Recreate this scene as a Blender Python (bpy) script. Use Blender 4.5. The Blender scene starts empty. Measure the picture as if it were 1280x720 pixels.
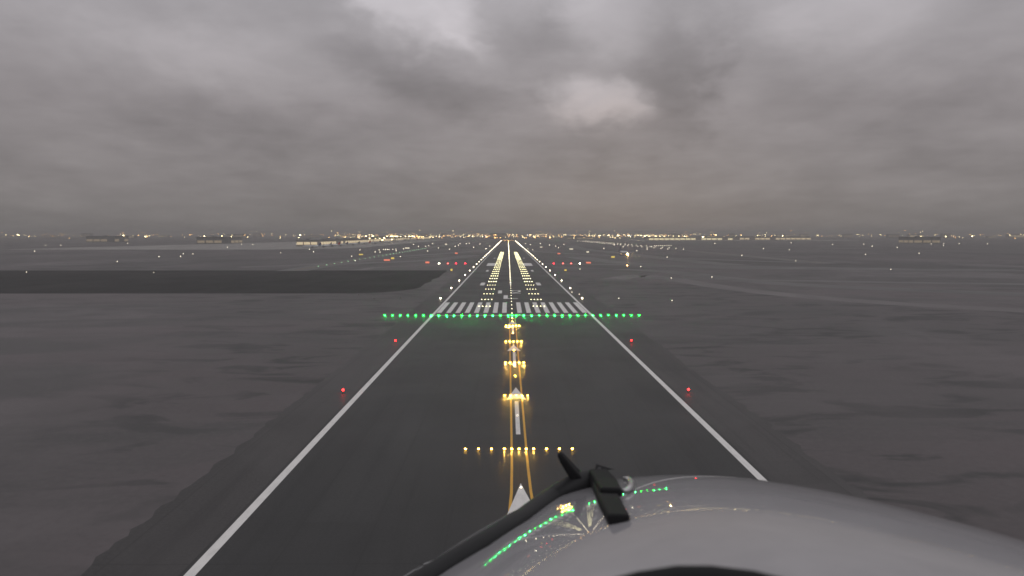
import bpy, bmesh, math, random
from mathutils import Vector, Matrix, Quaternion, noise as mnoise
R = math.radians
rnd = random.Random(12)
sc = bpy.context.scene
C = sc.collection

# ------------------------------------------------------------------ camera
H = 29.5                                   # eye height above the runway, metres
CX = -1.5                                  # the pilot's eye sits left of the centreline
cam_d = bpy.data.cameras.new("camera")
cam = bpy.data.objects.new("camera", cam_d); C.objects.link(cam)
cam_d.sensor_width = 36.0
cam_d.lens = 864 / 1280 * 36
cam_d.clip_start = 0.05
cam_d.clip_end = 60000
PITCH = math.atan(67 / 864); YAW = math.atan(5 / 864)
cam.location = (CX, 0, H)
cam.rotation_euler = (R(90) - PITCH, 0, -YAW)
cam_d.dof.use_dof = True
cam_d.dof.focus_distance = 300
cam_d.dof.aperture_fstop = 5.6
sc.camera = cam

# ------------------------------------------------------------------ view, render
vs = sc.view_settings
vs.view_transform = 'Standard'; vs.look = 'None'; vs.gamma = 1; vs.exposure = 0.0
vs.use_curve_mapping = False
sc.render.engine = 'CYCLES'
cy = sc.cycles
cy.use_denoising = True; cy.use_adaptive_sampling = False
cy.max_bounces = 5; cy.diffuse_bounces = 2; cy.glossy_bounces = 3; cy.volume_bounces = 0
cy.caustics_reflective = False; cy.caustics_refractive = False
cy.sample_clamp_indirect = 3.0
cy.use_light_tree = True
cy.filter_width = 1.6

# ------------------------------------------------------------------ node helpers
def nn(t, typ, **kw):
    n = t.nodes.new(typ)
    for k, v in kw.items(): setattr(n, k, v)
    return n
def sock(t, v, inp):
    if v is None: return
    if hasattr(v, 'is_output') or isinstance(v, bpy.types.NodeSocket): t.links.new(v, inp)
    else: inp.default_value = v
def mth(t, op, a, b=None, c=None, clamp=False):
    n = nn(t, 'ShaderNodeMath', operation=op, use_clamp=clamp)
    sock(t, a, n.inputs[0]); sock(t, b, n.inputs[1]); sock(t, c, n.inputs[2])
    return n.outputs[0]
def mixc(t, f, a, b, typ='MIX'):
    n = nn(t, 'ShaderNodeMix', data_type='RGBA', blend_type=typ)
    sock(t, f, n.inputs[0])
    for v, i in ((a, 6), (b, 7)):
        if isinstance(v, tuple) and len(v) == 3: v = (*v, 1)
        sock(t, v, n.inputs[i])
    return n.outputs[2]
def ramp(t, f, stops, interp='LINEAR'):
    n = nn(t, 'ShaderNodeValToRGB'); n.color_ramp.interpolation = interp
    els = n.color_ramp.elements
    while len(els) < len(stops): els.new(0.5)
    for e, (p, c) in zip(els, stops):
        e.position = p; e.color = (c, c, c, 1) if isinstance(c, (int, float)) else (*c, 1)
    sock(t, f, n.inputs[0]); return n.outputs[0]
def noise(t, vec, scale, detail=4, rough=0.55, dist=0.0):
    n = nn(t, 'ShaderNodeTexNoise')
    sock(t, vec, n.inputs['Vector']); n.inputs['Scale'].default_value = scale
    n.inputs['Detail'].default_value = detail; n.inputs['Roughness'].default_value = rough
    n.inputs['Distortion'].default_value = dist
    return n.outputs[0]
def mapped(t, vec, scale=(1, 1, 1), loc=(0, 0, 0)):
    n = nn(t, 'ShaderNodeMapping'); sock(t, vec, n.inputs[0])
    n.inputs['Scale'].default_value = scale; n.inputs['Location'].default_value = loc
    return n.outputs[0]

# ------------------------------------------------------------------ sky: dusk overcast
w = bpy.data.worlds.new("World"); sc.world = w; w.use_nodes = True
t = w.node_tree; t.nodes.clear()
SUN_EL, SUN_AZ = R(6), R(9)                # low sun behind the cloud, ahead and a little to the right
tc = nn(t, 'ShaderNodeTexCoord')
sx = nn(t, 'ShaderNodeSeparateXYZ'); t.links.new(tc.outputs['Generated'], sx.inputs[0])
X_, Y_, Z_ = sx.outputs
az = mth(t, 'ARCTAN2', X_, Y_)
el = mth(t, 'ARCSINE', Z_)
az = mth(t, 'MULTIPLY', az, 180 / math.pi); el = mth(t, 'MULTIPLY', el, 180 / math.pi)
elp = mth(t, 'MAXIMUM', el, 0.0)
# cloud-layer coordinates: the layer seen in perspective, closer together towards the horizon
zz = mth(t, 'ADD', mth(t, 'MAXIMUM', Z_, 0.0), 0.16)
cu = mth(t, 'DIVIDE', X_, zz); cv = mth(t, 'DIVIDE', Y_, zz)
cmb = nn(t, 'ShaderNodeCombineXYZ'); sock(t, cu, cmb.inputs[0]); sock(t, cv, cmb.inputs[1])
CL = cmb.outputs[0]
n_big = noise(t, mapped(t, CL, (1.3, 1.0, 1), (3.1, 1.7, 0)), 1.15, 5, 0.5, 0.3)
n_mid = noise(t, mapped(t, CL, (1.2, 1.0, 1), (7.3, 4.4, 2)), 3.2, 6, 0.52, 0.2)
n_fine = noise(t, mapped(t, CL, (1, 1.4, 1), (1.3, 9.4, 5)), 9.0, 5, 0.55, 0.0)
base = ramp(t, mth(t, 'DIVIDE', elp, 60.0), [
    (0.0, (0.188, 0.176, 0.173)), (0.06, (0.240, 0.221, 0.222)), (0.16, (0.298, 0.274, 0.282)),
    (0.32, (0.385, 0.367, 0.388)), (0.6, (0.52, 0.51, 0.53)), (1.0, (0.66, 0.65, 0.68))])
# wind-torn offsets so the breaks in the cloud get uneven borders
cang = nn(t, 'ShaderNodeCombineXYZ'); sock(t, az, cang.inputs[0]); sock(t, mth(t, 'MULTIPLY', el, 1.7), cang.inputs[1])
AN = cang.outputs[0]
na = noise(t, mapped(t, AN, (1, 1, 1), (11.3, 4.1, 0)), 0.22, 6, 0.55, 0.3)
nb = noise(t, mapped(t, AN, (1, 1, 1), (41.0, 23.0, 7)), 0.22, 6, 0.55, 0.3)
wob1 = mth(t, 'MULTIPLY', mth(t, 'SUBTRACT', na, 0.5), 7.0)
wob2 = mth(t, 'MULTIPLY', mth(t, 'SUBTRACT', nb, 0.5), 4.5)
azw = mth(t, 'ADD', az, wob1); elw = mth(t, 'ADD', el, wob2)
def blob(a0, e0, sa, se, tilt=0.0, power=1.0):
    da = mth(t, 'SUBTRACT', azw, a0); de = mth(t, 'SUBTRACT', elw, e0)
    de = mth(t, 'ADD', de, mth(t, 'MULTIPLY', da, tilt))
    q = mth(t, 'ADD', mth(t, 'POWER', mth(t, 'DIVIDE', mth(t, 'ABSOLUTE', da), sa), 2.0),
            mth(t, 'POWER', mth(t, 'DIVIDE', mth(t, 'ABSOLUTE', de), se), 2.0))
    return mth(t, 'EXPONENT', mth(t, 'MULTIPLY', mth(t, 'POWER', q, power), -1.0))
BLOBS = [ # azimuth, elevation, half widths (degrees), tilt, gain, power
    (7.7, 10.5, 3.5, 1.9, 0.12, 0.62, 1.5),
    (4.6, 11.9, 3.0, 0.7, 0.0, 0.16, 1.3),
    (-7.6, 17.6, 5.4, 2.2, 0.22, 0.48, 2.0),
    (-3.6, 15.6, 2.4, 0.7, 0.5, 0.20, 1.2),
    (8.0, 16.8, 3.2, 3.0, 0.0, 0.24, 1.5),
    (-7.0, 12.2, 8.4, 2.0, 0.22, -0.24, 1.8),
    (1.6, 15.6, 3.4, 2.2, 0.1, -0.14, 1.5),
    (13.6, 11.5, 3.0, 4.5, 0.0, -0.24, 1.8),
    (-9.0, 3.6, 9.0, 1.4, 0.0, -0.10, 1.3),
    (9.0, 3.0, 8.0, 1.6, 0.0, 0.07, 1.2),
    (7.6, 7.4, 5.5, 1.0, -0.1, -0.12, 1.4),
    (-24.0, 13.0, 7.0, 2.0, 0.05, 0.25, 1.3),
    (-22.0, 8.0, 9.0, 1.8, 0.0, -0.18, 1.3),
    (25.0, 16.0, 6.0, 2.6, 0.1, 0.28, 1.3),
    (28.0, 9.0, 8.0, 2.0, 0.0, -0.16, 1.3),
]
gain = 1.0
for a0, e0, sa, se, ti, gn, pw in BLOBS:
    gain = mth(t, 'MULTIPLY_ADD', blob(a0, e0, sa, se, ti, pw), gn, gain)
gain = mth(t, 'MULTIPLY_ADD', mth(t, 'SUBTRACT', n_big, 0.5), 0.40, gain)
gain = mth(t, 'MULTIPLY_ADD', mth(t, 'SUBTRACT', n_mid, 0.5), 0.36, gain)
gain = mth(t, 'MULTIPLY_ADD', mth(t, 'SUBTRACT', n_fine, 0.5), 0.08, gain)
gain = mth(t, 'MULTIPLY_ADD', mth(t, 'SUBTRACT', na, 0.5), 0.22, gain)
gain = mth(t, 'MAXIMUM', gain, 0.5)
gr = nn(t, 'ShaderNodeCombineXYZ')
for i in range(3): sock(t, gain, gr.inputs[i])
cloud = mixc(t, 1.0, base, gr.outputs[0], 'MULTIPLY')
warm = mth(t, 'MULTIPLY', blob(8.0, 9.8, 3.2, 1.8, 0.1, 1.2), 0.5)
cloud = mixc(t, warm, cloud, mixc(t, 1.0, cloud, (1.06, 1.0, 0.95), 'MULTIPLY'))
bg1 = nn(t, 'ShaderNodeBackground'); sock(t, cloud, bg1.inputs[0]); bg1.inputs[1].default_value = 1.0
sky = nn(t, 'ShaderNodeTexSky', sky_type='NISHITA', sun_disc=False)
sky.sun_elevation = SUN_EL; sky.sun_rotation = SUN_AZ
bg2 = nn(t, 'ShaderNodeBackground'); sock(t, sky.outputs[0], bg2.inputs[0]); bg2.inputs[1].default_value = 0.05
mx = nn(t, 'ShaderNodeMixShader'); mx.inputs[0].default_value = 0.012   # thin breaks only: the overcast covers nearly all of the clear sky
t.links.new(bg1.outputs[0], mx.inputs[1]); t.links.new(bg2.outputs[0], mx.inputs[2])
wo = nn(t, 'ShaderNodeOutputWorld'); t.links.new(mx.outputs[0], wo.inputs[0])
w.cycles.sampling_method = 'MANUAL'; w.cycles.sample_map_resolution = 512

sun_d = bpy.data.lights.new("sun", 'SUN'); sun_d.energy = 0.05; sun_d.angle = R(110); sun_d.color = (1, 0.93, 0.88)
sun = bpy.data.objects.new("sun", sun_d); C.objects.link(sun)
dv = Vector((math.sin(SUN_AZ) * math.cos(SUN_EL), math.cos(SUN_AZ) * math.cos(SUN_EL), math.sin(SUN_EL)))
sun.rotation_euler = dv.to_track_quat('Z', 'Y').to_euler()
sun.location = (0, 0, 200)

# ------------------------------------------------------------------ materials
def mat(name, col=(0.5, 0.5, 0.5), rough=0.6, metal=0.0, emit=None, es=0.0, spec=0.5, vary=0.0, vscale=3.0):
    m = bpy.data.materials.new(name); m.use_nodes = True
    nt = m.node_tree; b = nt.nodes['Principled BSDF']
    b.inputs['Base Color'].default_value = (*col, 1)
    b.inputs['Roughness'].default_value = rough; b.inputs['Metallic'].default_value = metal
    b.inputs['Specular IOR Level'].default_value = spec
    if emit:
        b.inputs['Emission Color'].default_value = (*emit, 1); b.inputs['Emission Strength'].default_value = es
    if vary:
        g = nn(nt, 'ShaderNodeNewGeometry')
        f = noise(nt, g.outputs['Position'], vscale, 5, 0.6)
        f = mth(nt, 'MULTIPLY_ADD', mth(nt, 'SUBTRACT', f, 0.5), vary * 2, 1.0)
        cc = nn(nt, 'ShaderNodeCombineXYZ')
        for i in range(3): sock(nt, f, cc.inputs[i])
        sock(nt, mixc(nt, 1.0, col, cc.outputs[0], 'MULTIPLY'), b.inputs['Base Color'])
    return m
def pos(nt): return nn(nt, 'ShaderNodeNewGeometry').outputs['Position']

def ground_material():
    m = bpy.data.materials.new("sandy ground"); m.use_nodes = True
    nt = m.node_tree; b = nt.nodes['Principled BSDF']; p = pos(nt)
    n1 = noise(nt, mapped(nt, p, (1, 0.45, 1)), 0.010, 6, 0.6, 0.6)
    n2 = noise(nt, p, 0.05, 6, 0.62, 0.4)
    n3 = noise(nt, mapped(nt, p, (0.30, 1, 1)), 0.022, 5, 0.6, 1.2)
    n4 = noise(nt, mapped(nt, p, (0.45, 1, 1)), 0.11, 4, 0.55, 0.8)
    n5 = noise(nt, p, 0.0045, 4, 0.55, 0.5)
    c = ramp(nt, n1, [(0.33, (0.040, 0.037, 0.0375)), (0.5, (0.084, 0.077, 0.078)), (0.70, (0.185, 0.166, 0.168))])
    c = mixc(nt, ramp(nt, n5, [(0.40, 0.8), (0.58, 0.0)]), c, (0.078, 0.058, 0.062))
    c = mixc(nt, ramp(nt, n3, [(0.51, 0.0), (0.62, 0.8)]), c, (0.030, 0.0275, 0.028))
    c = mixc(nt, ramp(nt, n2, [(0.35, 0.5), (0.7, 0.0)]), c, (0.058, 0.052, 0.052))
    n7 = noise(nt, p, 0.9, 6, 0.72)
    c = mixc(nt, ramp(nt, n7, [(0.48, 0.0), (0.74, 0.32)]), c, (0.120, 0.110, 0.110))
    c = mixc(nt, ramp(nt, n7, [(0.28, 0.4), (0.44, 0.0)]), c, (0.030, 0.028, 0.028))
    k4 = mth(nt, 'MULTIPLY', ramp(nt, n4, [(0.51, 0.0), (0.61, 0.95)]), ramp(nt, n1, [(0.42, 1.0), (0.58, 0.15)]))
    c = mixc(nt, k4, c, (0.020, 0.019, 0.0195))
    sock(nt, c, b.inputs['Base Color'])
    sock(nt, mth(nt, 'MULTIPLY_ADD', n5, 0.35, mth(nt, 'MULTIPLY_ADD', n3, -0.25, 0.55)), b.inputs['Roughness']); b.inputs['Specular IOR Level'].default_value = 0.5
    return m
def asphalt_material(name, c0, c1, rough=0.5, rubber=False, spec=0.5):
    m = bpy.data.materials.new(name); m.use_nodes = True
    nt = m.node_tree; b = nt.nodes['Principled BSDF']; p = pos(nt)
    n1 = noise(nt, mapped(nt, p, (1, 0.12, 1)), 0.16, 5, 0.6)
    n2 = noise(nt, p, 0.035, 6, 0.6, 0.5)
    n3 = noise(nt, p, 3.0, 5, 0.75)
    f = mth(nt, 'ADD', mth(nt, 'MULTIPLY', n1, 0.5), mth(nt, 'MULTIPLY', n2, 0.5))
    c = mixc(nt, ramp(nt, f, [(0.36, 0.0), (0.64, 1.0)]), c0, c1)
    c = mixc(nt, ramp(nt, n3, [(0.38, 0.0), (0.66, 0.6)]), c, tuple(x * 0.6 for x in c0))
    # sealed joints between paving lanes and transverse panels
    s = nn(nt, 'ShaderNodeSeparateXYZ'); sock(nt, p, s.inputs[0])
    def joint(v, period, width):
        k = mth(nt, 'PINGPONG', v, period / 2)
        return mth(nt, 'LESS_THAN', k, width)
    def cell(v, period): return mth(nt, 'FLOOR', mth(nt, 'DIVIDE', v, period))
    cc = nn(nt, 'ShaderNodeCombineXYZ'); sock(nt, cell(s.outputs[0], 7.5), cc.inputs[0]); sock(nt, cell(mth(nt, 'ADD', s.outputs[1], mth(nt, 'MULTIPLY', cell(s.outputs[0], 7.5), 23.0)), 60.0), cc.inputs[1])
    wn = nn(nt, 'ShaderNodeTexWhiteNoise', noise_dimensions='2D'); sock(nt, cc.outputs[0], wn.inputs['Vector'])
    vv = mth(nt, 'MULTIPLY_ADD', wn.outputs[0], 0.26, 0.87); c3 = nn(nt, 'ShaderNodeCombineXYZ')
    for i_ in range(3): sock(nt, vv, c3.inputs[i_])
    c = mixc(nt, 1.0, c, c3.outputs[0], 'MULTIPLY')
    st2 = noise(nt, mapped(nt, p, (1, 0.03, 1)), 0.55, 5, 0.65)
    c = mixc(nt, ramp(nt, st2, [(0.50, 0.0), (0.72, 0.55)]), c, tuple(x * 0.55 for x in c0))
    n6 = noise(nt, p, 0.012, 5, 0.6, 0.8)
    c = mixc(nt, ramp(nt, n6, [(0.46, 0.0), (0.66, 0.55)]), c, tuple(x * 1.25 for x in c1))
    j = mth(nt, 'MULTIPLY', mth(nt, 'MAXIMUM', joint(s.outputs[0], 7.5, 0.10), joint(s.outputs[1], 60.0, 0.12)), 0.35)
    c = mixc(nt, j, c, tuple(x * 0.5 for x in c0))
    if rubber:   # tyre rubber laid down along the wheel tracks
        d = mth(nt, 'ABSOLUTE', mth(nt, 'SUBTRACT', mth(nt, 'ABSOLUTE', s.outputs[0]), 4.6))
        lane = mth(nt, 'EXPONENT', mth(nt, 'MULTIPLY', mth(nt, 'POWER', mth(nt, 'DIVIDE', d, 3.6), 2.0), -1.0))
        along = ramp(nt, mth(nt, 'DIVIDE', s.outputs[1], 3400.0), [(0.0, 0.25), (0.10, 0.35), (0.18, 0.9), (0.36, 0.7), (0.6, 0.25)])
        st = noise(nt, mapped(nt, p, (1, 0.02, 1)), 0.9, 4, 0.6)
        k = mth(nt, 'MULTIPLY', mth(nt, 'MULTIPLY', lane, along), mth(nt, 'MULTIPLY_ADD', st, 0.9, 0.3), clamp=True)
        c = mixc(nt, mth(nt, 'MULTIPLY', k, 0.75), c, (0.022, 0.022, 0.023))
    sock(nt, c, b.inputs['Base Color'])
    sock(nt, mth(nt, 'MULTIPLY_ADD', n2, 0.25, rough - 0.12), b.inputs['Roughness'])
    b.inputs['Specular IOR Level'].default_value = spec
    return m
def paint_material(name, col, wear=0.5):
    m = bpy.data.materials.new(name); m.use_nodes = True
    nt = m.node_tree; b = nt.nodes['Principled BSDF']; p = pos(nt)
    n1 = noise(nt, mapped(nt, p, (1, 0.25, 1)), 1.3, 6, 0.7)
    n2 = noise(nt, p, 0.22, 5, 0.65)
    f = mth(nt, 'MULTIPLY', ramp(nt, n1, [(0.45, 0.0), (0.75, 1.0)]), wear)
    f = mth(nt, 'ADD', f, mth(nt, 'MULTIPLY', n2, wear * 0.4), clamp=True)
    sock(nt, mixc(nt, f, col, tuple(0.35 * x + 0.03 for x in col)), b.inputs['Base Color'])
    b.inputs['Roughness'].default_value = 0.55
    return m
def lamp(name, col, es):
    m = mat(name, tuple(min(0.8, 0.2 + 0.5 * x) for x in col), 0.3, 0, col, es)
    return m

M = {
    'ground': ground_material(),
    'runway': asphalt_material("runway asphalt", (0.0175, 0.0175, 0.0185), (0.036, 0.0355, 0.036), 0.50, True, 0.3),
    'shoulder': asphalt_material("shoulder asphalt", (0.040, 0.0375, 0.038), (0.078, 0.072, 0.072), 0.55, False, 0.3),
    'taxi': asphalt_material("taxiway asphalt", (0.032, 0.030, 0.030), (0.050, 0.047, 0.047), 0.44),
    'pad': asphalt_material("fresh dark asphalt", (0.020, 0.0195, 0.020), (0.038, 0.0365, 0.0365), 0.75, False, 0.2),
    'pale': asphalt_material("pale weathered concrete", (0.11, 0.098, 0.099), (0.165, 0.148, 0.148), 0.6),
    'apron': asphalt_material("concrete apron", (0.20, 0.19, 0.18), (0.30, 0.28, 0.26), 0.55),
    'white': paint_material("worn white paint", (0.80, 0.78, 0.75), 0.32),
    'edge': paint_material("white edge paint", (0.80, 0.78, 0.75), 0.30),
    'yellow': paint_material("yellow paint", (0.68, 0.37, 0.035), 0.25),
    'metal': mat("galvanised metal", (0.30, 0.30, 0.30), 0.45, 0.8),
    'cast': mat("cast iron rim", (0.10, 0.10, 0.10), 0.6, 0.5),
    'safety': mat("yellow fixture paint", (0.55, 0.33, 0.04), 0.5),
    'amber': lamp("amber lamp", (1.0, 0.52, 0.055), 60),
    'tdz': lamp("touchdown lamp", (1.0, 0.90, 0.50), 8),
    'centre': lamp("centreline lamp", (1.0, 0.88, 0.56), 8),
    'farcentre': lamp("orange centreline lamp", (1.0, 0.50, 0.16), 18),
    'edgelamp': lamp("edge lamp", (1.0, 0.86, 0.62), 14),
    'green': lamp("green lamp", (0.005, 1.0, 0.030), 85),
    'red': lamp("red lamp", (1.0, 0.012, 0.012), 14),
    'pink': lamp("pink lamp", (1.0, 0.10, 0.08), 8),
    'papi': lamp("white slope lamp", (1.0, 0.90, 0.66), 22),
    'papired': lamp("red slope lamp", (1.0, 0.012, 0.03), 14),
    'taxilamp': lamp("pale taxiway lamp", (1.0, 0.88, 0.66), 5),
    'taxigreen': lamp("dim green taxi lamp", (0.45, 1.0, 0.50), 5),
    'signred': lamp("red sign face", (1.0, 0.24, 0.13), 0.95),
    'signyellow': lamp("yellow sign face", (1.0, 0.72, 0.12), 0.75),
    'signwhite': lamp("pale sign face", (1.0, 0.90, 0.66), 1.0),
    'flood': lamp("flood lamp", (1.0, 0.80, 0.40), 19),
    'sodium': lamp("sodium lamp", (1.0, 0.52, 0.16), 16),
    'cool': lamp("cool lamp", (0.90, 0.95, 1.0), 12),
    'window': lamp("lit glazing", (1.0, 0.80, 0.48), 0.62),
    'windowdim': lamp("dim lit glazing", (1.0, 0.78, 0.48), 0.12),
    'hall': lamp("bright hall glazing", (1.0, 0.86, 0.50), 0.95),
    'landing': lamp("landing lamp", (1.0, 0.55, 0.12), 120),
    'wall': mat("pale render", (0.42, 0.39, 0.36), 0.8, vary=0.2, vscale=0.05),
    'wall2': mat("grey cladding", (0.26, 0.26, 0.26), 0.6, vary=0.2, vscale=0.05),
    'roof': mat("roof membrane", (0.20, 0.20, 0.20), 0.8, vary=0.2, vscale=0.05),
    'plane': mat("white aircraft paint", (0.74, 0.74, 0.73), 0.25),
    'planegrey': mat("grey aircraft paint", (0.34, 0.35, 0.37), 0.35),
    'planeblue': mat("dark blue tail paint", (0.03, 0.06, 0.16), 0.3),
    'planered': mat("red tail paint", (0.45, 0.04, 0.03), 0.3),
    'glass': mat("dark glass", (0.02, 0.02, 0.025), 0.08),
}

# ------------------------------------------------------------------ mesh helpers
class MB:
    def __init__(s): s.v = []; s.f = []; s.mi = []; s.mats = []
    def m(s, name):
        if name not in s.mats: s.mats.append(name)
        return s.mats.index(name)
    def add(s, vs, fs, mname):
        o = len(s.v); k = s.m(mname)
        s.v += [tuple(x) for x in vs]; s.f += [[i + o for i in f] for f in fs]; s.mi += [k] * len(fs)
    def box(s, c, d, mname, rz=0.0, rx=0.0):
        q = Matrix.Rotation(rz, 3, 'Z') @ Matrix.Rotation(rx, 3, 'X')
        vs = [Vector(c) + q @ Vector((x * d[0] / 2, y * d[1] / 2, z * d[2] / 2)) for x in (-1, 1) for y in (-1, 1) for z in (-1, 1)]
        s.add(vs, [(0, 1, 3, 2), (4, 6, 7, 5), (0, 4, 5, 1), (2, 3, 7, 6), (0, 2, 6, 4), (1, 5, 7, 3)], mname)
    def quad(s, pts, mname): s.add(pts, [tuple(range(len(pts)))], mname)
    def rect(s, x0, x1, y0, y1, z, mname, step=None):
        n = 1 if not step else max(1, int(math.ceil((y1 - y0) / step)))
        vs = []; fs = []
        for i in range(n + 1):
            y = y0 + (y1 - y0) * i / n; vs += [(x0, y, z), (x1, y, z)]
        for i in range(n): fs.append((2 * i, 2 * i + 1, 2 * i + 3, 2 * i + 2))
        s.add(vs, fs, mname)
    def cyl(s, a, b, r0, r1, mname, n=8):
        a = Vector(a); b = Vector(b); q = (b - a).to_track_quat('Z', 'Y')
        ra = [a + q @ Vector((math.cos(2 * math.pi * i / n) * r0, math.sin(2 * math.pi * i / n) * r0, 0)) for i in range(n)]
        rb = [b + q @ Vector((math.cos(2 * math.pi * i / n) * r1, math.sin(2 * math.pi * i / n) * r1, 0)) for i in range(n)]
        fs = [(i, (i + 1) % n, n + (i + 1) % n, n + i) for i in range(n)] + [tuple(range(n - 1, -1, -1)), tuple(range(n, 2 * n))]
        s.add(ra + rb, fs, mname)
    def dome(s, c, r, h, mname, n=8, rings=3):
        vs = []; fs = []
        for k in range(rings):
            a = k / rings * math.pi / 2
            for i in range(n):
                vs.append((c[0] + r * math.cos(a) * math.cos(2 * math.pi * i / n), c[1] + r * math.cos(a) * math.sin(2 * math.pi * i / n), c[2] + h * math.sin(a)))
        vs.append((c[0], c[1], c[2] + h))
        for k in range(rings - 1):
            for i in range(n): fs.append((k * n + i, k * n + (i + 1) % n, (k + 1) * n + (i + 1) % n, (k + 1) * n + i))
        for i in range(n): fs.append(((rings - 1) * n + i, (rings - 1) * n + (i + 1) % n, rings * n))
        s.add(vs, fs, mname)
    def ball(s, c, r, mname, n=8, rings=5, sc_=(1, 1, 1)):
        vs = [(c[0], c[1], c[2] - r * sc_[2])]; fs = []
        for k in range(1, rings):
            a = -math.pi / 2 + math.pi * k / rings
            for i in range(n):
                vs.append((c[0] + sc_[0] * r * math.cos(a) * math.cos(2 * math.pi * i / n), c[1] + sc_[1] * r * math.cos(a) * math.sin(2 * math.pi * i / n), c[2] + sc_[2] * r * math.sin(a)))
        vs.append((c[0], c[1], c[2] + r * sc_[2])); L = len(vs) - 1
        for i in range(n):
            fs.append((0, 1 + (i + 1) % n, 1 + i)); fs.append((L, 1 + (rings - 2) * n + i, 1 + (rings - 2) * n + (i + 1) % n))
        for k in range(rings - 2):
            for i in range(n): fs.append((1 + k * n + i, 1 + k * n + (i + 1) % n, 1 + (k + 1) * n + (i + 1) % n, 1 + (k + 1) * n + i))
        s.add(vs, fs, mname)
    def tube(s, pts, rad, mname, n=10, flat=1.0, rot=0.0):
        """swept tube; rad a number or one per point; flat squashes it along the up direction"""
        pts = [Vector(p) for p in pts]
        rad = rad if isinstance(rad, (list, tuple)) else [rad] * len(pts)
        vs = []; fs = []
        for k, p in enumerate(pts):
            d = (pts[min(k + 1, len(pts) - 1)] - pts[max(k - 1, 0)]).normalized()
            sdir = d.cross(Vector((0, 0, 1))).normalized(); u = sdir.cross(d).normalized()
            for i in range(n):
                a = 2 * math.pi * i / n + rot
                vs.append(p + sdir * math.cos(a) * rad[k] + u * math.sin(a) * rad[k] * flat)
        for k in range(len(pts) - 1):
            for i in range(n): fs.append((k * n + i, k * n + (i + 1) % n, (k + 1) * n + (i + 1) % n, (k + 1) * n + i))
        fs.append(tuple(range(n - 1, -1, -1))); fs.append(tuple((len(pts) - 1) * n + i for i in range(n)))
        s.add(vs, fs, mname)
    def mesh(s, name, smooth=False):
        me = bpy.data.meshes.new(name); me.from_pydata(s.v, [], s.f)
        for k in s.mats: me.materials.append(M[k])
        me.polygons.foreach_set('material_index', s.mi)
        if smooth: me.polygons.foreach_set('use_smooth', [True] * len(me.polygons))
        me.update(); return me
    def build(s, name, parent=None, loc=(0, 0, 0), rz=0.0, smooth=False):
        o = bpy.data.objects.new(name, s.mesh(name, smooth)); C.objects.link(o)
        o.location = loc; o.rotation_euler = (0, 0, rz)
        if parent: o.parent = parent
        return o
def tag(o, label=None, cat=None, group=None, kind=None):
    if label: o['label'] = label
    if cat: o['category'] = cat
    if group: o['group'] = group
    if kind: o['kind'] = kind
    return o
def empty(name, loc, rz=0.0):
    o = bpy.data.objects.new(name, None); C.objects.link(o); o.location = loc; o.rotation_euler = (0, 0, rz); return o
def put(me, name, loc, rz=0.0, scale=1.0):
    o = bpy.data.objects.new(name, me); C.objects.link(o)
    o.location = loc; o.rotation_euler = (0, 0, rz); o.scale = (scale,) * 3; return o
def copy_tree(o, parent=None):
    c = o.copy(); C.objects.link(c)
    if parent: c.parent = parent
    for ch in list(o.children): copy_tree(ch, c)
    return c
def at(px, py, z=0.0, D=None):
    """the point of the level z (or at the distance D) that the pilot sees in this direction"""
    cx = (px - 640) / 864; cyy = (360 - py) / 864
    f = math.cos(PITCH) + cyy * math.sin(PITCH); u = -math.sin(PITCH) + cyy * math.cos(PITCH)
    dx = cx * math.cos(YAW) + f * math.sin(YAW); dy = f * math.cos(YAW) - cx * math.sin(YAW)
    k = (z - H) / u if D is None else D / dy
    return Vector((CX + dx * k, dy * k, H + u * k))
def struct(mb, name, **kw): return tag(mb.build(name, **kw), kind='structure')

# ------------------------------------------------------------------ the setting: ground and paving
RW = 30.0; RW_END = 3350.0; THR = 250.0
g = MB()
xs = [-40000, -12000, -4000, -1500, -600, -200, -60, 60, 200, 600, 1500, 4000, 12000, 40000]
ys = [-3000, -800, -200, 50, 150, 300, 600, 1200, 2400, 4800, 9600, 20000, 55000]
vs = [(x, y, 0) for y in ys for x in xs]; n = len(xs)
g.add(vs, [(j * n + i, j * n + i + 1, (j + 1) * n + i + 1, (j + 1) * n + i) for j in range(len(ys) - 1) for i in range(n - 1)], 'ground')
struct(g, 'ground')
def strip(name, x0, x1, y0, y1, z, m):
    b = MB(); b.rect(x0, x1, y0, y1, z, m, 150); return struct(b, name)
strip('runway', -RW, RW, -60, RW_END, 0.030, 'runway')
for sgn in (-1, 1):
    x0, x1 = sorted((sgn * RW, sgn * 39.0))
    b = MB(); V = []; F = []; y = -60.0; k = 0
    while y < RW_END + 6:
        e = 39.0 + 0.7 * mnoise.noise((sgn * 7.0, y * 0.03, 0)) + 0.45 * mnoise.noise((sgn * 3.0, y * 0.25, 4)) + 0.35 * rnd.uniform(-1, 1)
        V += [(sgn * RW, y, 0.015), (sgn * e, y, 0.015)]
        if k: F.append((2 * k - 2, 2 * k - 1, 2 * k + 1, 2 * k) if sgn > 0 else (2 * k, 2 * k + 1, 2 * k - 1, 2 * k - 2))
        k += 1; y += 1.5 if y < 300 else 8.0
    b.add(V, F, 'shoulder'); struct(b, 'runway_shoulder')
def poly(name, pts, z, m):
    b = MB(); b.quad([(x, y, z) for x, y in pts], m); return struct(b, name)
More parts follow.
